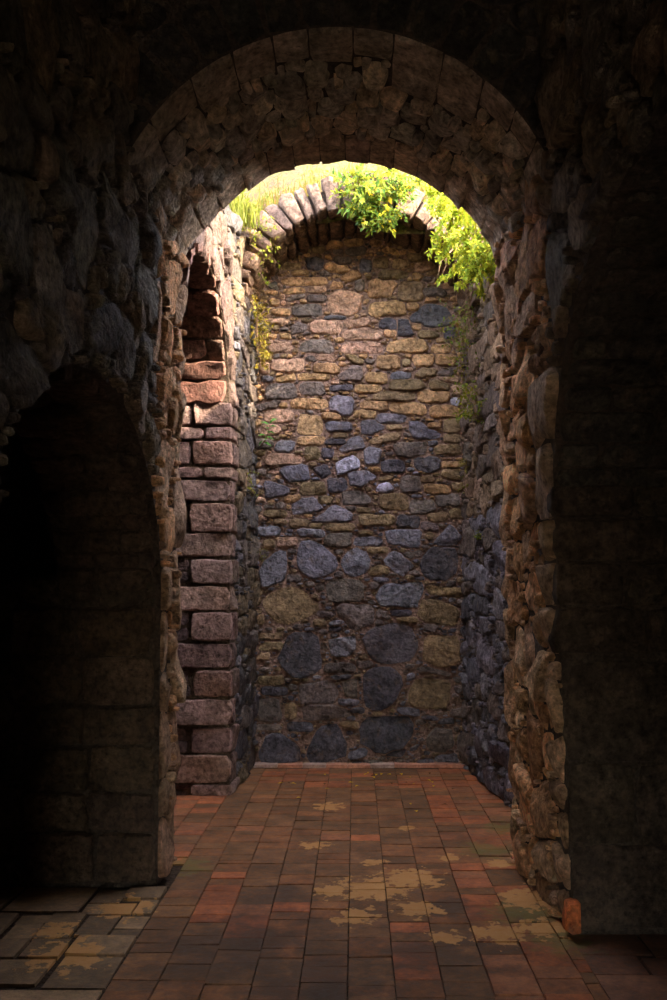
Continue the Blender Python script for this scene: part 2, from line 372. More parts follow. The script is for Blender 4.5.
# ------------------------------------------------------------------ back wall
BACK = [
 ('T',-67.5,442.3,-24.4,434.2),('T',-57.1,449,-40.8,443.1),('T',-77.1,423.1,-68.2,415.6),('G',-56.3,417.9,-30.4,406),('G',-43.7,426,-25.9,418.9),
 ('P',-23.7,430.5,6.3,408.2),('D',-28.9,407.9,-8.1,403.5),('P',-80.8,405.2,-58.6,399.3),('P',-40.8,403.5,-11.1,390.4),('T',-67.5,391.9,-57.1,385.9),
 ('O',-70.4,455.7,-48.2,448.3),('D',-45.2,460.2,-27.4,448.3),('T',-74.9,414.1,-57.8,406.7),('T',-64.5,432.7,-45.2,426.8),('T',10.1,440.1,37.3,423.8),
 ('O',38,437.9,62.5,420.1),('T',12.8,420.1,46.2,406.7),('T',46.2,419.3,58,411.2),('D',48.4,406.7,65.5,419.3,81,415.6,90.7,403.8,84,397.8,66.2,396.3,49.9,402.3),('D',21.7,405.2,38,394.9),
 ('D',38.7,404.5,47.7,405.2,54.3,388.2,38,388.9),('T',50.6,400.8,61,393.7),('O',55.8,394.1,75.1,386.2),('D',79.6,397.1,92.9,386.2),('T',25.4,394.9,38,387.4),
 ('O',20.2,448.3,46.9,439.4),('T',51.4,446.8,61,437.9),('O',15.7,460.2,30.6,449.8),('O',33.6,458.7,49.9,449),('D',3.9,458.7,15,445.3),
 ('P',-74.9,368.6,-45.2,356),('D',-85.3,353,-73.4,347.1),('T',-37.8,364.9,-14,354.5),('T',-52.6,355.6,-21.5,348.9),('G',-80.8,346.4,-52.6,331.5),
 ('G',-49.7,348.1,-27.4,335.2),('D',-24.4,345.6,-1.4,338.9),('T',-58.6,333,-23.7,322.9),('B',-22.9,335.2,-0.7,316.7),('T',-30.4,321.1,-11.1,313),
 ('P',-82.3,322.6,-54.1,310.7),('T',-50.4,318.9,-28.9,317.4,-28.9,298.9,-52.6,300.4),('P',-85.3,309.3,-66,299.6),('D',-26.7,312.2,-2.2,302.6),('O',-20,302.6,-6.6,296.6),
 ('T',-52.6,298.9,-27.4,290),('D',-27.4,296.6,-8.1,290.7),('B',-71.9,295.2,-54.1,284),('P',-88.2,365.7,-76.4,354.5),('T',19.5,372.3,41,358.2),
 ('T',52.1,373.1,71.4,361.2),('T',72.1,373.1,91.4,361.9),('T',9.8,356.8,28.4,345.6),('B',32.1,357.5,50.6,349.3),('O',52.1,353.8,60.3,360.5,76.6,359.7,72.1,353,60.3,350.1),
 ('O',29.1,350.1,63.2,338.9),('O',66.9,350.1,85.5,338.2),('P',75.1,352.3,93.7,346.7),('T',56.6,341.2,84,328.6),('O',16.5,339.7,54.3,330),
 ('L',85.5,333.7,95.1,325.6),('T',5.4,330.8,32.1,321.1),('T',29.8,330,64,317.4),('T',66.9,327.1,95.1,315.2),('B',20.2,319.6,46.2,310),
 ('D',4.6,313,18.7,313.7,28.4,306.3,15.7,299.6,5.4,299.6),('O',28.4,309.3,43.2,304.1),('B',47.7,312.2,59.5,313,66.2,305.5,78.1,301.8,75.1,295.9,52.8,295.9,49.1,303.3),('T',65.5,311.5,78.8,305.5),('O',79.6,314.5,95.9,301.1),
 ('O',79.6,301.1,95.9,292.2),('O',11.3,294.4,27.6,301.1,41.7,303.3,41,295.9,23.2,291.4,12.8,291.4),('B',65.5,295.2,75.1,289.7),('P',-82.3,283,-48.2,271.9),('B',-69,266.7,-64.5,272.6,-43,274.1,-40,258.5,-60.8,257.1),
 ('D',-39.3,268.9,-25.9,274.9,-20.7,265.2,-28.9,259.3),('L',-18.5,274.1,-2.2,283,4.5,277.1,4.5,270.4,-15.5,262.3),('O',-49.7,257.8,-25.9,245.2),('D',-25.2,261.5,-7.4,247.4),('B',-83.1,259.3,-73.4,257.8,-57.8,251.9,-59.3,245.9,-80.8,241.5),
 ('B',-57.8,237,-48.2,243,-35.6,244.4,-28.1,233.3,-36.3,229.6,-56.3,227.4),('O',-33.3,245.2,-20,237),('B',-41.5,221.4,-27.4,230.3,-20,238.5,-2.2,229.6,-3.6,221.4,-30.4,220.7),('O',-82.3,232.6,-60,225.1),('O',-74.1,224.4,-60.8,219.2),
 ('O',-60.8,224.4,-41.5,216.2),('O',-26.7,220.4,-1.4,212.5),('O',-41.5,220.4,-28.9,215.5),('B',-87.5,218.5,-67.5,208.1),('B',-50.4,215.5,-27.4,207.3),
 ('G',-27.4,211.8,-1.4,198.4),('O',-83.8,205.9,-70.4,195.5),('P',-71.9,208.1,-51.9,198.4),('D',23.2,277.8,45.4,265.2),('D',53.6,280.1,78.1,266),
 ('T',78.1,276.4,98.1,270),('O',78.1,269.4,98.1,259.3),('G',41,263.7,59.5,247.4),('L',16.5,248.9,21.7,255.6,29.8,258.5,36.5,251.1,29.1,246.7),('O',58.8,263.7,71.4,256.3),
 ('T',61.8,256,86.2,245.9),('O',22.4,247.4,48.4,231.8),('G',47.7,235.5,51.4,242.2,70.7,241.5,73.6,232.6,66.2,227.4,49.9,228.1),('G',72.9,246.7,94.4,234.8),('O',84.8,234.1,98.1,223.7),
 ('O',2.4,228.9,34.3,217.7),('O',0.9,234.8,14.3,229.3),('D',38,228.1,58.8,216.2),('O',64.7,230.3,84,220.7),('B',26.9,214.8,61,214.8,58,196.9,29.1,201.4),
 ('B',69.9,202.9,86.2,220.7,97.4,207.3,91.4,199.9,72.1,199.9),('O',3.1,214,16.5,208.8),('O',12,199.2,30.6,192.5),('O',-85.3,148.5,-76.4,157.4,-63,164,-48.2,161.8,-35.6,148.5,-27.4,145.5,-40.8,136.6,-63,127.7,-73.4,132.1),('G',-61.5,174.4,-48.2,166.3),
 ('G',-36.3,166.3,-27.4,158.8),('B',-24.4,115.8,0.8,118.8,0.8,106.9,-5.1,99.5,-21.5,99.5),('O',-86,121.7,-64.5,115.1),('O',-86,113.6,-64.5,105.4),('O',-88.2,103.9,-76.4,96.5),
 ('O',-37.8,134.4,-25.9,126.2),('O',-89,138.8,-81.6,127.7),('B',18.7,154.4,23.2,165.5,60.3,167,61.8,160.3,55.8,143.3,42.5,144.7,21.7,145.5),('O',66.2,155.9,63.2,164.8,98.1,161.8,95.9,152.9),('O',55.1,135.1,60.3,152.2,75.1,151.4,95.9,142.5,90,126.2,64.7,130.6),
 ('D',6.1,115.8,14.3,124.7,33.6,130.6,49.9,127.7,58,111.4,52.1,96.5,30.6,92.5,15.7,96.5),('D',30.6,142.5,51.4,135.8),('G',12,167.8,21.7,160.3),('G',-27.4,94.8,2.3,85.1),('G',-88.2,90.3,-73.4,85.9),
 ('O',-89,82.9,-64.5,74),('D',-85.3,73.3,-61.5,64.3),('G',-88.2,62.9,-69,62.9,-64.5,41.3,-86.8,41.3),('O',-63.8,58.4,-51.9,42.8),('G',-50.4,74.7,-21.5,79.2,-14,67.3,-18.5,57.7,-49.7,57.7),
 ('G',-48.2,57.2,-18.5,56.9,-3.6,51,-5.1,46.5,-33.3,41.3,-46.7,42.1),('G',-14,77.7,2.3,80.7,2.3,61.4,-8.1,62.9),('D',-61.5,41.3,-37.8,31.7),('D',-86.8,13.9,-79.3,30.2,-69,31.7,-49.7,19.8,-50.4,4.2,-86,3.5),('D',-43.7,13.9,-33.3,36.1,-17,39.9,-8.1,25.8,-6.6,10.9,-25.9,4.2,-42.2,4.2),
 ('G',-88.2,39.1,-66,33.2),('D',6.8,82.2,15.7,91.1,33.6,90.3,43.9,79.2,42.5,68.8,30.6,54,17.2,50.2,8.3,55.4),('O',49.9,73.3,55.8,81.4,87,79.2,84,52.5,46.9,54),('G',51.4,88.8,63.2,91.8,87,85.1,87,80.7),('D',3.9,37.6,11.3,45.8,51.4,45.8,52.8,30.2,43.9,15.4,23.2,10.9,5.4,19.8),
 ('G',64,27.2,72.1,36.1,87,34.7,90,19.8,81,13.1,64.7,15.4),('D',72.1,38.4,78.1,44.3,90.7,45.8,90,39.1),('D',26.1,10.9,36.5,16.1,46.9,16.1,42.5,8.7),('P',-11.7,395.8,24.3,385),('G',-0.9,439.9,9,428.2),
 ('P',-12.6,383.2,26.1,372.9),('P',-79.2,385,-58.5,373.3),('G',-47.7,385.9,-19.8,373.3),('T',29.7,386.8,65.7,373.3),('T',68.4,382.3,87.3,373.3),
 ('G',-17.1,352.6,-0.9,363.4,6.3,362.5,8.1,348.1,-12.6,348.1),('T',0,345.4,24.3,336.9),('B',-16.2,286,-3.6,297.7,6.3,299.5,9.9,287.8,-9.9,283.3),('O',-45.9,289.6,-31.5,277),('B',-30.6,288.7,-18.9,277.9),
 ('G',34.2,293.2,65.7,279.7),('O',71.1,291.4,96.3,281.5),('B',7.2,286,11.7,289.6,25.2,287.8,21.6,273.4,9,271.6),('B',-7.2,266.2,11.7,268.9,20.7,260.8,4.5,251.8,-4.5,253.6),('G',-12.6,249.1,4.5,250.9,15.3,242.8,13.5,236.5,-10.8,236.5),
 ('T',0,323.8,19.8,314.4),('B',-0.9,208.6,24.3,199.6),('B',-52.2,193.3,-47.7,205,-37.8,205.9,-26.1,197.8,-17.1,189.7,-15.3,182.5,-19.8,175.3,-37.8,169,-45.9,173.5,-52.2,180.7),('B',-87.3,176.2,-81.9,187,-66.6,197.3,-60.3,194.2,-61.2,178,-63.9,168.1,-83.7,160.9),('B',-13.5,185.2,-8.1,194.2,0.9,198.7,9.9,196,14.4,187,12.6,176.2,1.8,171.7,-8.1,172.6),
 ('B',24.3,185.2,34.2,196.9,41.4,193.3,54,182.5,42.3,170.8,33.3,178),('D',58.5,189.7,69.3,199.6,90,197.8,93.6,187,91.8,176.2,82.8,168.1,65.7,169,59.4,177.1),('G',-26.1,169.9,8.1,149.2),('G',-14.4,147.4,18,125.8),('D',-58.5,122.2,-34.2,122.2,-29.7,97,-28.8,86.2,-53.1,79,-61.2,86.2,-71.1,95.2),
 ('O',62.1,119.5,94.5,118.6,94.5,93.4,76.5,89.8,61.2,97)]

rng = np.random.default_rng(11)
seeds = []
for e in BACK:
    n = [x/100 for x in e[1:]]
    if len(n) == 4: s = seed_box(rng, n[0], n[2], min(n[1], n[3]), max(n[1], n[3]), COL[e[0]], None, .09, 4.5, 1.05)
    else: s = seed_poly([(n[i], n[i+1]) for i in range(0, len(n), 2)], COL[e[0]])
    s.box = False
    seeds.append(s)
bb = (-.905, .975, .03, 4.82)
def back_fill(x, z): return back_mask(x, z) & ((z > 1.3) | (np.sin(x*23+z*9)*np.sin(z*19-x*7) > -.62))
def back_mask(x, z): return (z < VZ) | (((x-VX)/(VA+.02))**2+((z-VZ)/(VB+.02))**2 < 1)
fill(rng, bb, seeds, [(.07, .12, .03, .05, 500, 3), (.04, .08, .022, .04, 1500, 2.8), (.025, .045, .014, .025, 2500, 2.5), (.014, .024, .01, .016, 2500, 2.3)], back_fill)
def back_col(s, r):
    z = s.c[1]
    if z > 3.0: k = r.choice(['T', 'T', 'O', 'P', 'G'])
    elif z > 2.2: k = r.choice(['T', 'O', 'O', 'G', 'P', 'B'])
    else: k = r.choice(['O', 'G', 'G', 'D', 'B'])
    return COL[k]
mp_back = lambda u, v, h: np.stack([u, YB-h, v], -1)
lay(rng, wall_back, seeds, bb, mp_back, M_slate, back_col, back_mask, .004, (.018, .036), .03, .05, minsize=.03)

# ------------------------------------------------------------------ chamber walls
RUB = [(.13, .24, .07, .13, 500, 3), (.07, .13, .05, .09, 900, 3), (.05, .09, .03, .06, 1300, 2.8), (.03, .05, .018, .035, 2500, 2.6), (.016, .028, .012, .02, 2000, 2.4)]
PIERZ = [(402, 426, 193), (427, 440, 204), (441, 465, 192), (467, 479, 203), (480, 502, 0), (503, 533, 189), (533, 557, 0), (559, 584, 190),
         (586, 611, 0), (612, 641, 190), (643, 668, 0), (670, 697, 193), (699, 725, 0), (727, 753, 190), (754, 783, 0), (784, 800, 190)]
rng = np.random.default_rng(21)
PINK = (.24, .15, .12)
def pz(y): return 1.6+(590-y)*.007733
def pxx(x): return (x-355)*.007733
# side of the pier and wall, plane u = y, v = z
bounds = (Y1, YB, .02, LTOP)
mask = lambda y, z: ~in_opening(CO, y, z, .0)
seeds = []
for k, (a, b, c) in enumerate(PIERZ):                    # corner blocks show on this face too
    L = .16 if c == 0 else .26
    seeds.append(seed_box(rng, 6.965, 6.965+L*rng.uniform(.8, 1.2), max(.02, pz(b)), pz(a), PINK, .022))
nt = 13
for k in range(nt):                                       # rim of the arched recess
    t0, t1 = PI*(k+.04)/nt, PI*(k+.96)/nt
    th = rng.uniform(.22, .34)
    P = [(CO[0]+(CO[1]+d)*math.cos(t), CO[2]+(CO[3]+d)*math.sin(t)) for d, t in ((.01, t0), (th, t0), (th, t1), (.01, t1))]
    seeds.append(seed_poly(P, (.16, .105, .085), .03))
fill(rng, bounds, seeds, RUB, mask)
def lc_col(s, r):
    if s.c[1] > 3.3 and s.c[0] < 6.9: return (.15, .10, .08)
    return [(.15, .115, .095), (.11, .095, .09), (.14, .125, .13), (.18, .13, .08)][r.integers(4)]
lay(rng, wcl, seeds, bounds, lambda u, v, h: np.stack([XCL(u)+h, u, v], -1), M_rubble, lc_col, mask, .006, (.012, .04), .03, .10, flip=False, minsize=.03)
# pier front, plane u = x, v = z, at y = 6.96
seeds = []; bounds = (-1.62, -.945, .01, 3.06)
for k, (a, b, c) in enumerate(PIERZ):
    z1, z0 = pz(a)-.004, max(.012, pz(b)+.004)
    cl = [(.33, .205, .165), (.28, .175, .15), (.36, .22, .165)][k % 3]
    if c == 0: seeds.append(seed_box(rng, -1.60, -.948-.012*(k % 3), z0, z1, cl, .03))
    else:
        x = pxx(c)
        seeds.append(seed_box(rng, x+.008, -.947, z0, z1, cl, .032))
        if k >= 5:
            zm = (z0+z1)/2
            seeds.append(seed_box(rng, -1.60, x-.008, z0, zm-.006, (.13, .09, .08), .012, .1)); seeds.append(seed_box(rng, -1.60, x-.012, zm+.006, z1, (.15, .1, .09), .015, .1))
        else: seeds.append(seed_box(rng, -1.60, x-.008, z0, z1, (.22, .14, .12), .03))
lay(rng, wcl, seeds, bounds, lambda u, v, h: np.stack([u, 6.96-h, v], -1), M_dressed, lambda s, r: (.3, .19, .16), None, .002, back=.03, rough=.03)
# underside of that recess: courses of long stones
def soffit_map(o): return lambda u, v, h: np.stack([v, o[0]+(o[1]-h)*np.cos(u/o[1]), o[2]+(o[3]-h)*np.sin(u/o[1])], -1)
def soffit(rng, parent, o, x0, x1, t0, t1, course, lens, colf, mat, proud=(.015, .05), flip=True):
    b = (t0*o[1], t1*o[1], min(x0, x1), max(x0, x1)); sd_ = []; u = b[0]+.004
    while u < b[1]-.05:
        du = rng.uniform(*course); x = b[2]-rng.uniform(0, lens[0])
        while x < b[3]:
            L = rng.uniform(*lens)
            a0, a1 = max(x, b[2])+.006, min(x+L, b[3])-.002
            if a1-a0 > .05: sd_.append(seed_box(rng, u+.005, min(u+du, b[1])-.005, a0, a1, None, None, .1, 6))
            x += L
        u += du
    lay(rng, parent, sd_, b, soffit_map(o), mat, colf, None, .003, proud, .03, .08, flip=flip)
soffit(rng, wcl, CO, -1.75, -.99, .03, 2.9, (.13, .24), (.25, .6), lambda s, r: (.17+.05*r.random(), .105, .075), M_dressed)
# right wall of the chamber
rng = np.random.default_rng(31)
bounds = (6.1, YB, .02, RTOP); seeds = []
fill(rng, bounds, seeds, RUB)
def rc_col(s, r):
    if s.c[1] > 2.6 and s.c[0] < 7.3: return r.choice([(.34, .21, .13), (.27, .17, .11), (.17, .13, .11)])
    return [(.20, .18, .20), (.13, .12, .13), (.22, .17, .14), (.26, .23, .25)][r.integers(4)] if s.c[1] < 2.2 else [(.2, .15, .12), (.26, .18, .11), (.3, .2, .14)][r.integers(3)]
lay(rng, wcr, seeds, bounds, lambda u, v, h: np.stack([XCR(u)-h, u, v], -1), M_rubble, rc_col, None, .006, (.012, .045), .03, .10, flip=True, minsize=.03)

# ------------------------------------------------------------------ near walls
BROWN = [(.64, .34, .155), (.50, .27, .13), (.68, .38, .185), (.40, .235, .13), (.54, .34, .20)]  # jamb browns lightened: warm bounce from the chamber is put into the colour
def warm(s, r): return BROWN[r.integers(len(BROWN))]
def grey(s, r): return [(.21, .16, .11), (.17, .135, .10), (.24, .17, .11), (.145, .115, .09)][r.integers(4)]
RUB2 = [(.10, .18, .09, .17, 400, 3), (.06, .12, .05, .1, 1300, 2.8), (.03, .06, .02, .045, 2500, 2.6), (.018, .03, .014, .022, 1800, 2.4)]
# left
rng = np.random.default_rng(41)
bounds = (2.35, Y1, .02, 4.6); mask = lambda y, z: ~in_opening(LO, y, z)
seeds = []
z = .03
while z < 3.4:                                            # blocks along the far edge
    dz = rng.uniform(.22, .48); d = rng.uniform(.12, .2)
    seeds.append(seed_box(rng, Y1-d, Y1-.003, z, min(z+dz, 3.48)-.012, (.45, .28, .17), rng.uniform(.02, .045), .14, 5)); z += dz
z = .03
while z < 1.5:                                            # blocks on the near corner, low down
    dz = rng.uniform(.2, .36)
    seeds.append(seed_box(rng, 4.845, 4.845+rng.uniform(.1, .18), z, z+dz-.012, (.4, .25, .15), rng.uniform(.015, .045), .16, 5)); z += dz
for s_ in seeds: s_.box = False
fill(rng, bounds, seeds, RUB2, mask, tilt=0)
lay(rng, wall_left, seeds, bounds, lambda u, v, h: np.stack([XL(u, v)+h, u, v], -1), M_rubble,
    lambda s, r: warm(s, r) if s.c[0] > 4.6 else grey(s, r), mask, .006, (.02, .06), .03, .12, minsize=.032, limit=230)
# right
rng = np.random.default_rng(43)
bounds = (2.3, Y1, .02, 4.6); mask = lambda y, z: ~in_opening(RO, y, z)
seeds = []; z = .03
while z < 3.4:
    dz = rng.uniform(.2, .46); d = rng.uniform(.1, .17)
    seeds.append(seed_box(rng, Y1-d, Y1-.003, z, min(z+dz, 3.48)-.012, (.56, .33, .18), rng.uniform(.02, .045), .14, 5)); z += dz
z = .03
while z < 1.2:
    dz = rng.uniform(.12, .27); seeds.append(seed_box(rng, 4.178, 4.178+rng.uniform(.1, .22), z, min(z+dz, 1.28)-.012, (.50, .31, .18), rng.uniform(.015, .05), .2, 4)); z += dz
for z0, z1, d in ((1.30, 1.52, .16), (1.52, 1.73, .2), (1.73, 1.93, .18), (1.93, 2.3, .24), (2.3, 2.62, .3)):
    seeds.append(seed_box(rng, 4.175 if z0 < 2 else 4.0, 4.175+d, z0+.006, z1-.006, (.45, .3, .19), .05, .05))
for s_ in seeds: s_.box = False
fill(rng, bounds, seeds, RUB2, mask)
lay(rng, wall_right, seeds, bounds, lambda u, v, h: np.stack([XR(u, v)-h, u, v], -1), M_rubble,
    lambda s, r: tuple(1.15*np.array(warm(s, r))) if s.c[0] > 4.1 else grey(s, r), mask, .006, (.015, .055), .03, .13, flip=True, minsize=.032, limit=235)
# red brick wedged at the foot of the right corner
bk = block('brick', [(x, y, z) for y in (4.08, 4.17) for x, z in ((.955, .05), (1.03, .04), (1.025, .18), (.965, .17))], M_dressed, wall_right, np.array((.55, .15, .05)), .006, .004)
bk['label'] = 'broken orange brick'
# jamb face in the left opening (faces the viewer); shade put into its colours
rng = np.random.default_rng(45)
bounds = (-2.5, -1.075, .02, 1.66); seeds = []; z = .03
while z < 1.5:
    dz = rng.uniform(.2, .33); x = -1.08; n = 0
    while n < 2:
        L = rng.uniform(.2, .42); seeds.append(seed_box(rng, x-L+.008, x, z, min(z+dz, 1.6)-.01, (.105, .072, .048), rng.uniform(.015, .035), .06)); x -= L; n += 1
    z += dz
fill(rng, bounds, seeds, [(.12, .2, .09, .15, 300, 2.6), (.05, .1, .04, .08, 600, 2.6), (.03, .05, .02, .04, 800, 2.4)])
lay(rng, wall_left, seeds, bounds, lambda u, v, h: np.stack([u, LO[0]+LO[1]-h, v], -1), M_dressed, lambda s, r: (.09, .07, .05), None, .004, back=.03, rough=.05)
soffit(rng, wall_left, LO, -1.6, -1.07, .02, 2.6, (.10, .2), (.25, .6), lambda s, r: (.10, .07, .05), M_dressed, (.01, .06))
# jamb face in the right opening, stones coloured dark to stand for shade
bounds = (.86, 2.3, .02, 2.1); seeds = []
for z0, z1, xs in ((.02, .42, (1.0, 1.5, 2.2)), (.42, .80, (.99, 1.3, 2.2)), (.80, 1.27, (.98, 1.6, 2.2)), (1.30, 1.52, (.92, 1.35, 1.75, 2.2)), (1.52, 1.73, (.92, 1.25, 1.8, 2.2)),
                   (1.73, 1.93, (.92, 1.45, 2.2)), (1.93, 2.09, (.9, 1.3, 1.9, 2.2))):
    for a, b in zip(xs[:-1], xs[1:]):
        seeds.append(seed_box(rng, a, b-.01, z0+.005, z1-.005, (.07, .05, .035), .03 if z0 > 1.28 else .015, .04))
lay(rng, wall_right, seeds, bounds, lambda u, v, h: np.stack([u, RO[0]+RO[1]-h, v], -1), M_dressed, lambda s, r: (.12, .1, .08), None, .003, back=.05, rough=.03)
soffit(rng, wall_right, RO, .93, 1.9, .02, 2.4, (.12, .2), (.3, .6), lambda s, r: (.07, .058, .045), M_dressed, (.01, .04))  # underside colour lowered to imitate shade

# ------------------------------------------------------------------ main arch
rng = np.random.default_rng(51)
arch = empty('stone_arch', (AX, (Y0+Y1)/2, 0))
tag(arch, 'big rounded arch of dressed voussoirs with rubble packed between', 'arch')
S = half*AR
bounds = (-S, S, Y0, Y1); seeds = []
def mp_arch(u, v, h):
    t = u/AR
    return np.stack([AX+(AR-h)*np.sin(t), v, AZ+(AR-h)*np.cos(t)], -1)
u = -S
while u < S-.03:
    du = rng.uniform(.15, .27); seeds.append(seed_box(rng, u+.005, min(u+du, S)-.004, Y0+.003, Y0+rng.choice([.16, .2, .26, .4]), (.40, .31, .23), .016, .01, 40)); u += du
u = -S
while u < S-.03:
    du = rng.uniform(.14, .2); seeds.append(seed_box(rng, u+.001, min(u+du, S)-.001, Y1-rng.uniform(.26, .34), Y1-.003, (.46, .32, .21), rng.uniform(.012, .016), .008, 40)); u += du
fill(rng, bounds, seeds, [(.045, .075, .055, .11, 500, 3.2), (.035, .06, .03, .06, 1200, 3), (.02, .035, .018, .03, 1800, 2.6)])
lay(rng, arch, seeds, bounds, mp_arch, M_rubble, lambda s, r: [(.56, .44, .32), (.47, .37, .28), (.62, .45, .30), (.40, .33, .26)][r.integers(4)], None, .002, (.02, .07), .03, .12, flip=True)
# wall face above the arch: its shade is put into near-black stone colours
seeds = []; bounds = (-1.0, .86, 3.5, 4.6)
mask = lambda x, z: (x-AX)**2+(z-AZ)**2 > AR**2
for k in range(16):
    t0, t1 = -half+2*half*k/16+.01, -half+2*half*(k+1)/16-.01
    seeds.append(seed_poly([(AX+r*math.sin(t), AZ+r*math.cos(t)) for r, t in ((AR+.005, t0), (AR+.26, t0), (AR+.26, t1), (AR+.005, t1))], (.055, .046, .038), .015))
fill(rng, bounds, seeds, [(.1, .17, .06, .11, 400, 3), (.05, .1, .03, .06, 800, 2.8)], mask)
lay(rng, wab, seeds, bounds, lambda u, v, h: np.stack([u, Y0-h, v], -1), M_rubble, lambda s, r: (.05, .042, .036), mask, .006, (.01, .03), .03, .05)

# ------------------------------------------------------------------ ruined vault at the back
rng = np.random.default_rng(61)
vault = empty('ruined_vault', (VX, 7.75, VZ))
tag(vault, 'broken barrel vault of sunlit voussoirs over the end wall', 'vault')
def vp(t, d, y): return (VX+(VA+d)*math.cos(t), y, VZ+(VB+d)*math.sin(t))
prism('mortar_core', [(VX+(VA+d)*math.cos(t), VZ+(VB+d)*math.sin(t)) for d, tt in ((.05, np.linspace(0, PI, 25)), (.21, np.linspace(PI, 0, 25))) for t in tt],
      lambda x, z: (x-VX, 7.56-7.75, z-VZ), lambda x, z: (x-VX, YB-7.75, z-VZ), M_mort_dark, vault)
NV = 26
edges = np.linspace(.02, PI-.02, NV+1)+np.concatenate([[0], rng.normal(0, .02, NV-1), [0]])
for k in range(NV):
    t0, t1 = edges[k]+.012, edges[k+1]-.012
    f = 7.42+rng.normal(0, .035); ys = [f, f+rng.uniform(.18, .26)]
    ys.append(ys[-1]+rng.uniform(.16, .22)); ys.append(YB+.02)
    for r in range(3):
        i0 = rng.normal(0, .012); th = rng.uniform(.24, .36) if r == 0 else .22
        ya, yb = ys[r]+.006, ys[r+1]-.006
        sl = rng.uniform(.04, .13) if r == 0 else 0
        c = [vp(t0, i0, ya), vp(t1, i0, ya), vp(t1, th, ya+sl), vp(t0, th, ya+sl), vp(t0, i0, yb), vp(t1, i0, yb), vp(t1, th, yb+sl*.6), vp(t0, th, yb+sl*.6)]
        base = np.array([(.23, .145, .105), (.19, .118, .08), (.16, .10, .07)][rng.integers(3)]) if r == 0 else np.array((.17, .10, .06))
        block('voussoir', c, M_sunny, vault, base*rng.uniform(.85, 1.15))

# ------------------------------------------------------------------ floor bricks
def brick_material():
    k = Nodes('worn_floor_brick')
    oi = k.n.new('ShaderNodeObjectInfo'); base = k.mix(oi.outputs['Color'], k.attr(), 1.0, 'MULTIPLY')
    n1 = k.noise(5, 5, .65); n2 = k.noise(30, 6, .7); n3 = k.noise(130, 3)
    c = k.mix(base, k.ramp(n1, (.3, .6), (.7, 1.35)), 1.0, 'MULTIPLY')
    c = k.mix(c, k.ramp(n2, (.3, .55), (.72, 1.4)), 1.0, 'MULTIPLY')
    def patches(spots, scale, amp, lo, hi):
        f = None
        for x, y, r in spots:
            d = k.n.new('ShaderNodeVectorMath'); d.operation = 'DISTANCE'
            k.l.new(k.pos, d.inputs[0]); d.inputs[1].default_value = (x, y, .015)
            v = k.math('SUBTRACT', 1.0, k.math('DIVIDE', d.outputs['Value'], r))
            f = v if f is None else k.math('MAXIMUM', f, v)
        f = k.math('MAXIMUM', f, -.6)
        nn = k.math('MULTIPLY', k.math('SUBTRACT', k.noise(scale, 5, .62), .5), amp)
        return k.ramp(k.math('ADD', f, nn), (lo, 0.0), (hi, 1.0))
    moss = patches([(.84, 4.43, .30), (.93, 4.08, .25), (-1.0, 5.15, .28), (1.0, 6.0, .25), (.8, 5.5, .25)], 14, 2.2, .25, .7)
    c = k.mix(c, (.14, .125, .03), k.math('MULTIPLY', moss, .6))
    dark_blotch = patches([(-.5, 4.0, .7), (.35, 3.9, .5), (-.2, 3.7, .6), (-.4, 4.7, .3), (.45, 4.5, .25)], 6, 2.4, .3, .8)  # irregular darker brown blotches, mostly on the near floor
    c = k.mix(c, (.062, .037, .024), k.math('MULTIPLY', dark_blotch, .7))
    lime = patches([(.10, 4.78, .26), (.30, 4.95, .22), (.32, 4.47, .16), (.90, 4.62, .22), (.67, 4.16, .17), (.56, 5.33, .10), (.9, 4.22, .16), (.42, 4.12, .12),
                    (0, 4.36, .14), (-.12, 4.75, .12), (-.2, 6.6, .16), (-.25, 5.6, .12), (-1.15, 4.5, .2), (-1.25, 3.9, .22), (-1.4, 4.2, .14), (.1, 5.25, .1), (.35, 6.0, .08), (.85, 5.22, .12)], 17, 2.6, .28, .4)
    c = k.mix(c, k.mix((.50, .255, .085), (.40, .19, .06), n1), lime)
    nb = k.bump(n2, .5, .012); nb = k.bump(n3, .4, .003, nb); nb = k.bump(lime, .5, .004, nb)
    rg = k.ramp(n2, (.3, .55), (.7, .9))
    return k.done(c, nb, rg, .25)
M_brick = brick_material()
rng = np.random.default_rng(71)
def brick_mesh(i):
    bm = bmesh.new(); bmesh.ops.create_cube(bm, size=1.0)
    bmesh.ops.bevel(bm, geom=[e for e in bm.edges if all(v.co.z > 0 for v in e.verts)], offset=.025, segments=1, affect='EDGES')
    for v in bm.verts:
        if v.co.z > 0: v.co += Vector((rng.normal(0, .008), rng.normal(0, .008), rng.normal(0, .06)))
    me = bpy.data.meshes.new('brick'); bm.to_mesh(me); bm.free(); me.materials.append(M_brick)
    at = me.color_attributes.new('tint', 'FLOAT_COLOR', 'POINT'); at.data.foreach_set('color', [1.0]*4*len(me.vertices)); return me
BM = [brick_mesh(i) for i in range(6)]
def brick(x0, x1, y0, y1, col, top=.014, name='brick', g=.0022):
    o = bpy.data.objects.new(name, BM[rng.integers(6)])
    o.scale = (x1-x0-2*g, y1-y0-2*g, .03); o.location = ((x0+x1)/2, (y0+y1)/2, top-.015+rng.normal(0, .0018))
    o.rotation_euler = (rng.normal(0, .006), rng.normal(0, .008), rng.normal(0, .006))
    o.color = tuple(col)+(1,); return link(o, floor)
DK = [(.19, .088, .036), (.16, .075, .033), (.22, .09, .036), (.14, .07, .035)]
RD = [(.34, .105, .04), (.29, .095, .04), (.26, .10, .045)]
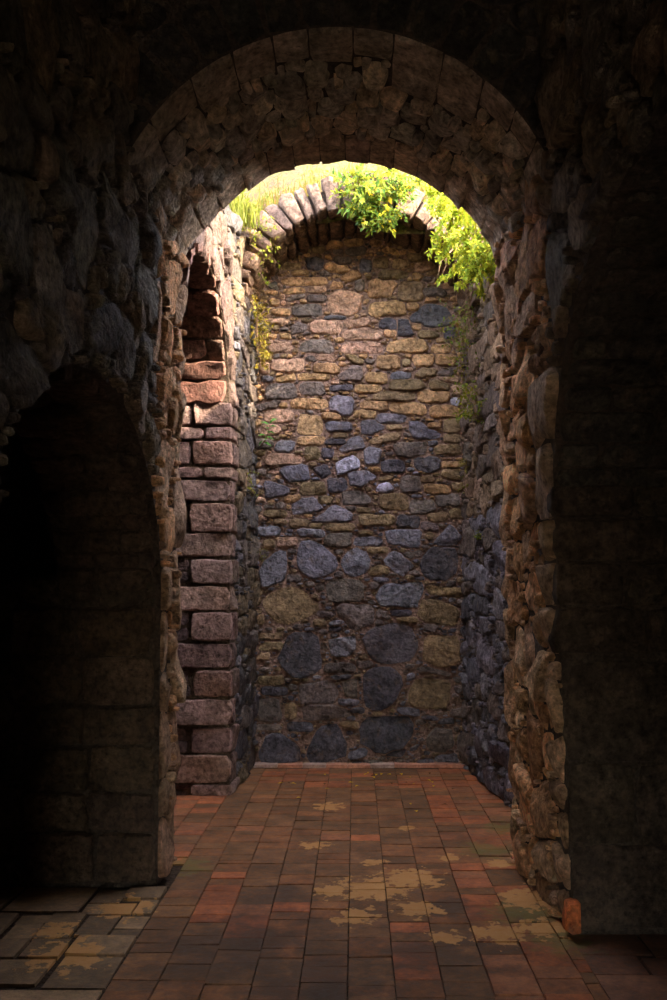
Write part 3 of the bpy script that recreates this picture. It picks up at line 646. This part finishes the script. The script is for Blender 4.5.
def brick_col(x, y):
    p = .06
    if x > .45 and y > 5.6: p = .65
    if .45 < x < .85 and y < 5.2: p = .8
    if x > .45 and 5.2 < y < 5.6: p = .4
    if x < -.9: p = .45
    if y > 7.3: p = max(p, .4)
    if -.75 < x < -.45 and 4.2 < y < 4.7: p = .8
    c = np.array((RD if rng.random() < p else DK)[rng.integers(3)])
    return c*rng.uniform(.85, 1.2)
W = .192; todo = []
BACKY = 8.0
for k in range(-9, 6):
    x0 = -.03+W*k
    y = BACKY
    while y > 3.35:
        L = rng.choice([.105, .12, .135, .16, .21, .28], p=[.2, .25, .2, .15, .1, .1])
        lo = y-L
        if y > 5.22 and lo < 5.27: lo = 5.22
        ym = (y+lo)/2
        if ym > 6.96: a, b = float(XCL(ym))-.02, float(XCR(ym))
        elif ym > 5.25: a, b = -1.62, float(XCR(ym))
        else: a, b = -.995, .99
        xa, xb = max(x0, a), min(x0+W, b)
        if k == 5: xb = b                      # last strip runs to the wall
        if xb-xa > .05:
            todo.append((xa, xb, lo, y, brick_col((xa+xb)/2, ym)))
        y = lo
hid = lambda t: (t[0]+t[1])/2/((t[2]+t[3])/2) < -.20 and t[2] > 5.2          # behind the left jamb
todo.sort(key=lambda t: (hid(t), -(t[1]-t[0])*(t[3]-t[2])/((t[2]+t[3])/2)**3))
rest = [brick(*t) for t in todo[:290]] and [brick(*t) for t in todo[290:]]
RV, RF, RC = [], [], []
for o in rest:                                       # the smallest in view: one part
    mw = o.matrix_basis; n0 = len(RV)
    RV += [(mw @ v.co)[:] for v in o.data.vertices]; RF += [tuple(i+n0 for i in p.vertices) for p in o.data.polygons]; RC += [tuple(o.color)[:3]]*len(o.data.vertices)
    bpy.data.objects.remove(o)
o = mesh_obj('small_bricks', RV, RF, M_brick, floor, np.array(RC), False); o['kind'] = 'stuff'; o.color = (1, 1, 1, 1)
# raised brick edging along the foot of the end wall
x = -.93
while x < .95:
    L = rng.uniform(.19, .24); b = brick(x, min(x+L, .98), BACKY+.002, YB-.01, (np.array((.46, .2, .12)) if rng.random() < .6 else np.array((.4, .26, .2))), .045, 'edging_brick'); x += L
# broken paving in the side bays
for x0, x1, y0, y1 in ((-1.2, -.997, 4.62, 4.80), (-1.36, -1.2, 4.58, 4.80), (-1.36, -1.1, 4.42, 4.58), (-1.1, -.997, 4.42, 4.62), (-1.75, -1.37, 4.45, 4.82), (-1.14, -.997, 4.24, 4.41), (-1.30, -1.14, 4.14, 4.41), (-1.14, -.997, 4.14, 4.24), (-1.48, -1.31, 4.10, 4.43), (-1.62, -1.48, 4.10, 4.3), (-1.64, -1.48, 4.3, 4.43), (-1.27, -.997, 3.92, 4.13), (-1.46, -1.28, 3.88, 4.09),
                       (-1.7, -1.28, 3.62, 3.87), (-1.63, -1.47, 3.88, 4.09), (-1.8, -1.64, 3.9, 4.04), (-2.1, -1.71, 3.6, 3.87), (-1.26, -.997, 3.6, 3.91), (-1.5, -.997, 3.3, 3.58), (-2.1, -1.64, 4.05, 4.42), (-2.1, -1.77, 4.45, 4.82)):
    brick(x0, x1, y0, y1, np.array((.24, .145, .075))*rng.uniform(.6, 1.25), .012+rng.normal(0, .006), 'paving_slab', .005)
for x0, x1, y0, y1 in ((.99, 1.3, 3.93, 4.16), (1.31, 1.7, 3.9, 4.16), (.99, 1.22, 3.72, 3.92), (1.23, 1.6, 3.7, 3.89), (.99, 1.4, 3.45, 3.71), (1.41, 1.7, 3.45, 3.69)):
    brick(x0, x1, y0, y1, np.array((.2, .09, .05))*rng.uniform(.8, 1.2), .012, 'paving_slab')

# ------------------------------------------------------------------ ground round the pit
k = Nodes('overgrown_earth')
c = k.mix((.10, .06, .03), (.09, .09, .018), k.ramp(k.noise(5, 5), (.4, 0.0), (.6, 1.0)))
c = k.mix(c, k.ramp(k.noise(30, 5), (.3, .5), (.7, 1.4)), 1.0, 'MULTIPLY')
M_earth = k.done(c, k.bump(k.noise(25, 5), 1.0, .05), .95, .1)
def ground_h(x, y):
    side = np.where(x < 0, LTOP+np.clip(-x-1.2, 0, 4)*.25, RTOP+np.clip(x-1.2, 0, 6)*.02)
    e = np.clip(1-((x-VX)/(VA+.5))**2, 0, 1)
    vb = VZ+(VB+.20)*np.sqrt(e)
    back = np.maximum(vb, 4.5)+np.clip(y-7.75, -.2, 4)*.62-np.clip(x-.9, 0, 6)*.3
    f = np.clip((y-7.45)/.25, 0, 1)
    return side*(1-f)+np.maximum(side, back)*f+.04*np.sin(x*7+y*5)*np.cos(y*9-x*3)
xs = np.concatenate([np.linspace(-6, -1.25, 14), np.linspace(-1.1, 1.3, 26), np.linspace(1.5, 9, 16)]); ys = np.concatenate([np.linspace(5.22, 7.5, 14), np.linspace(7.6, 11.5, 24)])
GX, GY = np.meshgrid(xs, ys); GZ = ground_h(GX, GY)
V = np.stack([GX, GY, GZ], -1).reshape(-1, 3); F = []; nx = len(xs)
for j in range(len(ys)-1):
    for i in range(nx-1):
        cx, cy = (xs[i]+xs[i+1])/2, (ys[j]+ys[j+1])/2
        if cy < 7.58 and -1.02 < cx < 1.22: continue
        F.append((j*nx+i, j*nx+i+1, (j+1)*nx+i+1, (j+1)*nx+i))
bank = mesh_obj('ground', V, F, M_earth, None, None, True, None, False)
structure(bank, 'sunlit earth bank with dry grass above the ruined vault', 'ground')

# ------------------------------------------------------------------ plants
def leaf_material(name, trans=.45):
    k = Nodes(name); n = k.n
    c = k.mix(k.attr(), k.ramp(k.noise(30, 2), (.3, .75), (.7, 1.25)), 1.0, 'MULTIPLY')
    d = n.new('ShaderNodeBsdfDiffuse'); t = n.new('ShaderNodeBsdfTranslucent'); g = n.new('ShaderNodeBsdfGlossy'); g.inputs['Roughness'].default_value = .45
    g.inputs['Color'].default_value = (.9, .9, .8, 1)
    m = n.new('ShaderNodeMixShader'); m.inputs[0].default_value = trans; m2 = n.new('ShaderNodeMixShader'); m2.inputs[0].default_value = .012
    k.l.new(c, d.inputs[0]); k.l.new(c, t.inputs[0]); k.l.new(d.outputs[0], m.inputs[1]); k.l.new(t.outputs[0], m.inputs[2])
    k.l.new(m.outputs[0], m2.inputs[1]); k.l.new(g.outputs[0], m2.inputs[2]); k.l.new(m2.outputs[0], k.out.inputs[0])
    return k.m
M_leaf = leaf_material('leaf'); M_grass = leaf_material('grass_blade', .5)
k = Nodes('twig_bark'); M_twig = k.done(k.mix((.16, .09, .05), (.26, .16, .09), k.noise(40, 4)), k.bump(k.noise(90, 3), .5, .004), .85, .2)
k = Nodes('rusted_iron'); M_iron = k.done(k.mix((.03, .022, .018), (.10, .04, .02), k.noise(50, 4)), k.bump(k.noise(120, 3), .4, .003), .7, .4)
class Leaves:
    def __init__(s): s.V = []; s.F = []; s.T = []
    def leaf(s, p, d, n, L, Wd, col):
        d = d.normalized(); side = d.cross(n)
        if side.length < 1e-4: side = d.orthogonal()
        side.normalize(); n = side.cross(d)
        b = len(s.V)
        s.V += [p, p+d*L*.45+side*Wd*.5+n*Wd*.18, p+d*L*.5, p+d*L*.45-side*Wd*.5+n*Wd*.18, p+d*L-n*L*.12]
        s.F += [(b, b+1, b+2), (b, b+2, b+3), (b+2, b+1, b+4), (b+2, b+4, b+3)]
        s.T += [col]*5
    def blade(s, p, d, L, Wd, col, bend):
        side = Vector((d.y, -d.x, 0)); side = side.normalized() if side.length > 1e-4 else Vector((1, 0, 0))
        b = len(s.V); q = p+Vector((0, 0, L*.6))+d*L*.15; e = p+Vector((0, 0, L*(1-.35*bend)))+d*L*(.25+.5*bend)
        s.V += [p-side*Wd/2, p+side*Wd/2, q+side*Wd*.35, q-side*Wd*.35, e]
        s.F += [(b, b+1, b+2, b+3), (b+3, b+2, b+4)]; s.T += [col]*5
    def build(s, name, mat, parent): return mesh_obj(name, [v[:] for v in s.V], s.F, mat, parent, np.array(s.T), False)
def tube(pts, r0, r1, n=5):
    V, F = [], []
    for k, p in enumerate(pts):
        d = (pts[min(k+1, len(pts)-1)]-pts[max(k-1, 0)]).normalized(); a = d.orthogonal().normalized(); b = d.cross(a)
        r = r0+(r1-r0)*k/(len(pts)-1)
        for i in range(n): t = 2*PI*i/n; V.append((p+a*r*math.cos(t)+b*r*math.sin(t))[:])
    for k in range(len(pts)-1):
        for i in range(n): j = (i+1) % n; F.append((k*n+i, k*n+j, (k+1)*n+j, (k+1)*n+i))
    F.append(tuple(range(n-1, -1, -1))); F.append(tuple(range((len(pts)-1)*n, len(pts)*n)))
    return V, F
R = random.Random(5)
def rv(s=1.0): return Vector((R.gauss(0, s), R.gauss(0, s), R.gauss(0, s)))
def shrub(name, label, cat, base, targets, greens, leafL, nper, twig_r=.006, droop=.15, spread=.10, nt=5, group=None, yellow=0.):
    t = empty(name, base); tag(t, label, cat, group); B = Vector(base)
    lv = Leaves(); TV, TF = [], []
    for tx, ty, tz, rad_, n in targets:
        C = Vector((tx, ty, tz))
        stem = [B, B.lerp(C, .4)+Vector((0, 0, .05))+rv(.02), C]
        v, f = tube(stem, twig_r, twig_r*.5); o = len(TV); TV += v; TF += [tuple(i+o for i in q) for q in f]
        for q in range(n):
            p = C+rv(rad_*.35); dr = Vector((R.gauss(0, 1), R.gauss(-.35, 1), R.gauss(.25, .8))).normalized(); L = rad_*R.uniform(.5, 1.1)
            pts = [p]
            for s in range(nt):
                dr = (dr+Vector((0, 0, -droop))+rv(.12)).normalized(); pts.append(pts[-1]+dr*L/nt)
            v, f = tube(pts, twig_r*.35, twig_r*.15, 4); o = len(TV); TV += v; TF += [tuple(i+o for i in q2) for q2 in f]
            for s, pp in enumerate(pts):
                for m in range(nper):
                    col = np.array(greens[R.randrange(len(greens))])*R.uniform(.75, 1.25)
                    if R.random() < yellow: col = np.array((.75, .50, .03))
                    d = (dr*.6+rv(.7)+Vector((0, -.15, .1))); nn = Vector((R.gauss(.2, .5), R.gauss(-.4, .5), 1))
                    ll = leafL*R.uniform(.6, 1.25)
                    lv.leaf(pp+rv(.006), d, nn, ll, ll*R.uniform(.36, .55), col)
    lv.build('foliage', M_leaf, t); mesh_obj('stems', TV, TF, M_twig, t)
    return t
LIME = [(.22, .23, .018), (.17, .20, .018), (.28, .26, .025), (.12, .17, .018)]
DEEP = [(.10, .17, .025), (.15, .22, .03), (.22, .25, .03), (.06, .12, .02)]
shrub('hanging_shrub', 'leafy shrub with narrow green leaves hanging over the vault crown', 'shrub', (.18, 7.62, 5.0),
      [(-.02, 7.40, 4.92, .17, 12), (.14, 7.36, 4.86, .18, 16), (.30, 7.36, 4.90, .18, 15), (.10, 7.32, 4.70, .15, 13), (.28, 7.30, 4.72, .16, 14), (.02, 7.34, 4.72, .13, 10),
       (.20, 7.30, 4.58, .12, 9), (.44, 7.4, 4.92, .14, 10), (.05, 7.5, 5.06, .15, 10), (.32, 7.5, 5.05, .16, 10)], DEEP+LIME[:2], .062, 3, yellow=.05)
sh = shrub('hanging_shrub', 'bushy yellow-green shrub spilling over the inner right wall', 'shrub', (1.08, 7.0, 4.25),
      [(1.05, 6.6, 4.25, .22, 22), (1.0, 6.55, 4.05, .2, 20), (.98, 7.0, 4.62, .22, 20), (.86, 6.9, 4.60, .22, 18), (.76, 7.0, 4.70, .18, 14), (.70, 6.85, 4.48, .18, 14), (.84, 6.75, 4.36, .2, 18), (.96, 6.7, 4.42, .2, 16), (.74, 6.9, 4.30, .15, 12),
       (.86, 6.75, 4.16, .18, 16), (.98, 6.65, 4.12, .18, 14), (.78, 7.0, 4.12, .14, 10), (.9, 6.8, 3.98, .15, 12), (.86, 7.2, 4.75, .18, 12), (.62, 7.15, 4.75, .14, 8), (1.0, 6.75, 4.0, .14, 8)],
      [tuple(2.1*v for v in q) for q in LIME], .045, 5, nt=7)  # leaf colours lightened in place of the light this shaded shrub misses
for a, b in (((.80, 7.15, 4.55), (.66, 7.05, 4.02)), ((.78, 7.1, 4.3), (.58, 7.0, 3.98)), ((.72, 7.2, 4.6), (.6, 7.2, 4.3))):
    a, b = Vector(a), Vector(b); v, f = tube([a, a.lerp(b, .4)+Vector((-.03, 0, 0)), a.lerp(b, .75)+Vector((.02, 0, 0)), b], .006, .002, 5)
    mesh_obj('bare_twig', v, f, M_twig, sh)
def weed(label, base, n, L, spread, greens, leafL, out, name='creeping_weed', group=None, down=.3):
    t = empty(name, base); tag(t, label, 'weed', group); B = Vector(base); lv = Leaves(); TV, TF = [], []
    for q in range(n):
        dr = (Vector(out)+rv(.5)).normalized(); pts = [B, B+Vector((0, R.gauss(0, spread), R.gauss(0, spread)))]
        for s in range(4): dr = (dr+Vector((0, 0, -down*.4))+rv(.1)).normalized(); pts.append(pts[-1]+dr*L/4*R.uniform(.6, 1.2))
        v, f = tube(pts, .003, .001, 4); o = len(TV); TV += v; TF += [tuple(i+o for i in q2) for q2 in f]
        for pp in pts[2:]:
            for m in range(3):
                col = np.array(greens[R.randrange(len(greens))])*R.uniform(.75, 1.25); ll = leafL*R.uniform(.6, 1.2)
                lv.leaf(pp, dr*.5+rv(.7), Vector((R.gauss(.2, .5), R.gauss(-.4, .5), 1)), ll, ll*.5, col)
    lv.build('foliage', M_leaf, t); mesh_obj('stems', TV, TF, M_twig, t); return t
def lw(px, py):                       # a spot on the chamber's left wall
    y = (-.97-.055*6.96)/((px-355)/900-.055); return (float(XCL(y))+.07, y, 1.6+(590-py)/900*y)
def rw(px, py):
    y = (.985+.81)/((px-355)/900+.10); return (float(XCR(y))-.08, y, 1.6+(590-py)/900*y)
OCH = [(.30, .22, .02), (.20, .19, .025), (.34, .25, .03)]
weed('bright green feathery weed high on the inner left wall', lw(243, 248), 34, .26, .09, LIME, .038, (.6, -.3, .3))
weed('ochre-green creeping weed on the inner left wall below the feathery one', lw(249, 328), 30, .13, .12, OCH, .034, (.5, -.2, 0))
weed('yellowish moss tuft beside the end wall, under the creeping weed', lw(252, 352), 20, .11, .07, OCH, .03, (.5, -.2, 0))
weed('small yellow weed on the inner left wall under the vault foot', lw(244, 300), 6, .09, .05, OCH, .026, (.5, -.2, 0))
weed('tiny pale weed by the corner blocks of the pier', lw(238, 476), 6, .10, .04, LIME, .022, (.6, -.3, -.2))
weed('dull moss tuft low on the inner left wall by the blue stones', lw(252, 548), 7, .07, .06, [(.18, .17, .04)], .022, (.5, -.2, 0))
weed('trailing green stems below the bushy shrub, inner right wall', rw(478, 318), 34, .28, .12, LIME+DEEP[:2], .032, (-.4, -.2, -.5))
weed('thin ochre creeper beneath the trailing stems', rw(471, 350), 20, .18, .10, OCH+LIME, .026, (-.4, -.2, -.4))
weed('small leafy weed halfway up the inner right wall', rw(485, 405), 22, .2, .07, LIME, .04, (-.6, -.4, .2))
weed('faint moss patch on the inner right wall under the leafy weed', rw(474, 470), 12, .06, .10, [(.2, .2, .04), (.28, .24, .05)], .022, (-.5, -.2, 0))
weed('single green sprig on the inner right wall near eye level', rw(492, 537), 3, .06, .02, LIME, .03, (-.6, -.3, .2))
# seedling with broad leaves: each leaf a part
sb = lw(253, 446); sd_ = empty('young_seedling', sb); tag(sd_, 'young seedling with broad green leaves rooted in the inner left wall', 'seedling')
B = Vector(sb); top = B+Vector((.10, -.12, .20)); v, f = tube([B, B+Vector((.06, -.06, .06)), top], .005, .002); mesh_obj('stem', v, f, M_twig, sd_)
for q in range(12):
    p = B.lerp(top, .15+.85*q/11); a = q*2.4
    lv = Leaves(); ll = R.uniform(.07, .10)
    lv.leaf(p, Vector((math.cos(a)*.8+.3, math.sin(a)*.6-.3, -.35+.06*q)), Vector((.2, -.6, 1)), ll, ll*.5, np.array((.10, .30, .05))*R.uniform(.8, 1.5)); lv.build('leaf', M_leaf, sd_)
# grass
def grass(name, label, pts, L, n, cols, spread, kind=None, group=None):
    t = empty(name, pts[0]) if kind is None else None
    lv = Leaves()
    for p in pts:
        for q in range(n):
            b = Vector(p)+Vector((R.gauss(0, spread), R.gauss(0, spread), 0)); a = R.uniform(0, 2*PI)
            lv.blade(b-Vector((0, 0, .02)), Vector((math.cos(a), math.sin(a), 0)), L*R.uniform(.5, 1.2), .009, np.array(cols[R.randrange(len(cols))])*R.uniform(.8, 1.25), R.random())
    o = lv.build('blades' if t else name, M_grass, t)
    if t: tag(t, label, 'grass', group)
    else: tag(o, label, 'grass', None, 'stuff')
    return o
STRAW = [(.11, .075, .012), (.085, .085, .008), (.07, .084, .008), (.115, .066, .015)]
pts = []
for q in range(420):
    x, y = R.uniform(-1.5, 1.5), 7.72+abs(R.gauss(0, .7))
    pts.append((x, y, float(ground_h(np.float64(x), np.float64(y)))))
grass('bank_grass', 'dry yellow-green grass covering the earth bank', pts, .12, 8, STRAW, .05, 'stuff')
for (x, y, z, L), lb in zip(((-.93, 7.25, 4.56, .30), (-.92, 7.6, 4.6, .32), (-.85, 7.85, 4.62, .25), (-1.0, 6.7, 4.55, .16)),
        ('tall green grass tuft on the inner left wall top', 'lush grass clump at the left foot of the vault', 'short grass tuft against the leftmost voussoirs', 'sparse grass on the wall top over the arched recess')):
    grass('grass_tuft', lb, [(x, y, z), (x+.05, y+.06, z), (x-.05, y-.08, z)], L, 60, [(.12, .13, .012), (.10, .12, .012), (.14, .13, .016)], .05, None, 'grass tufts on the wall top')

# ------------------------------------------------------------------ small things
iv, if_ = tube([Vector((.93, 4.36, 2.72)), Vector((.86, 4.2, 2.70)), Vector((.82, 3.95, 2.66))], .012, .011, 8)
tag(mesh_obj('iron_rod', iv, if_, M_iron), 'short rusty rod sticking out of the right jamb', 'rod')
FL = [(340+x/3.706, 760+y/3.706) for x, y in ((100, 55), (110, 70), (135, 62), (160, 60), (185, 95), (190, 65), (225, 60), (250, 95), (275, 100), (265, 75), (335, 57), (345, 95), (260, 172), (400, 178), (285, 205),
      (350, 105), (380, 60), (30, 95), (70, 105), (415, 120), (320, 85), (120, 72), (130, 68), (105, 62))]+[(170+x/3.706, 760+y/3.706) for x, y in ((420, 95), (436, 93), (446, 97), (570, 62), (570, 97), (573, 117), (467, 152))]
for i, (x, y) in enumerate(FL):
    X, Y = (x-355)/(y-590)*1.6, 1440/(y-590)
    lv = Leaves(); a = R.uniform(0, 6.28); L = R.uniform(.035, .06); yel = i % 3 != 1
    lv.leaf(Vector((X, Y, .024)), Vector((math.cos(a), math.sin(a), .05)), Vector((0, 0, 1)), L, L*.55, np.array((.62, .40, .03) if yel else (.10, .05, .02)))
    o = lv.build('fallen_leaf', M_leaf, None)
    tag(o, 'small yellow fallen leaf lying on the brick floor' if yel else 'small dark brown dead leaf lying on the brick floor', 'leaf', 'yellow fallen leaves' if yel else 'brown fallen leaves')
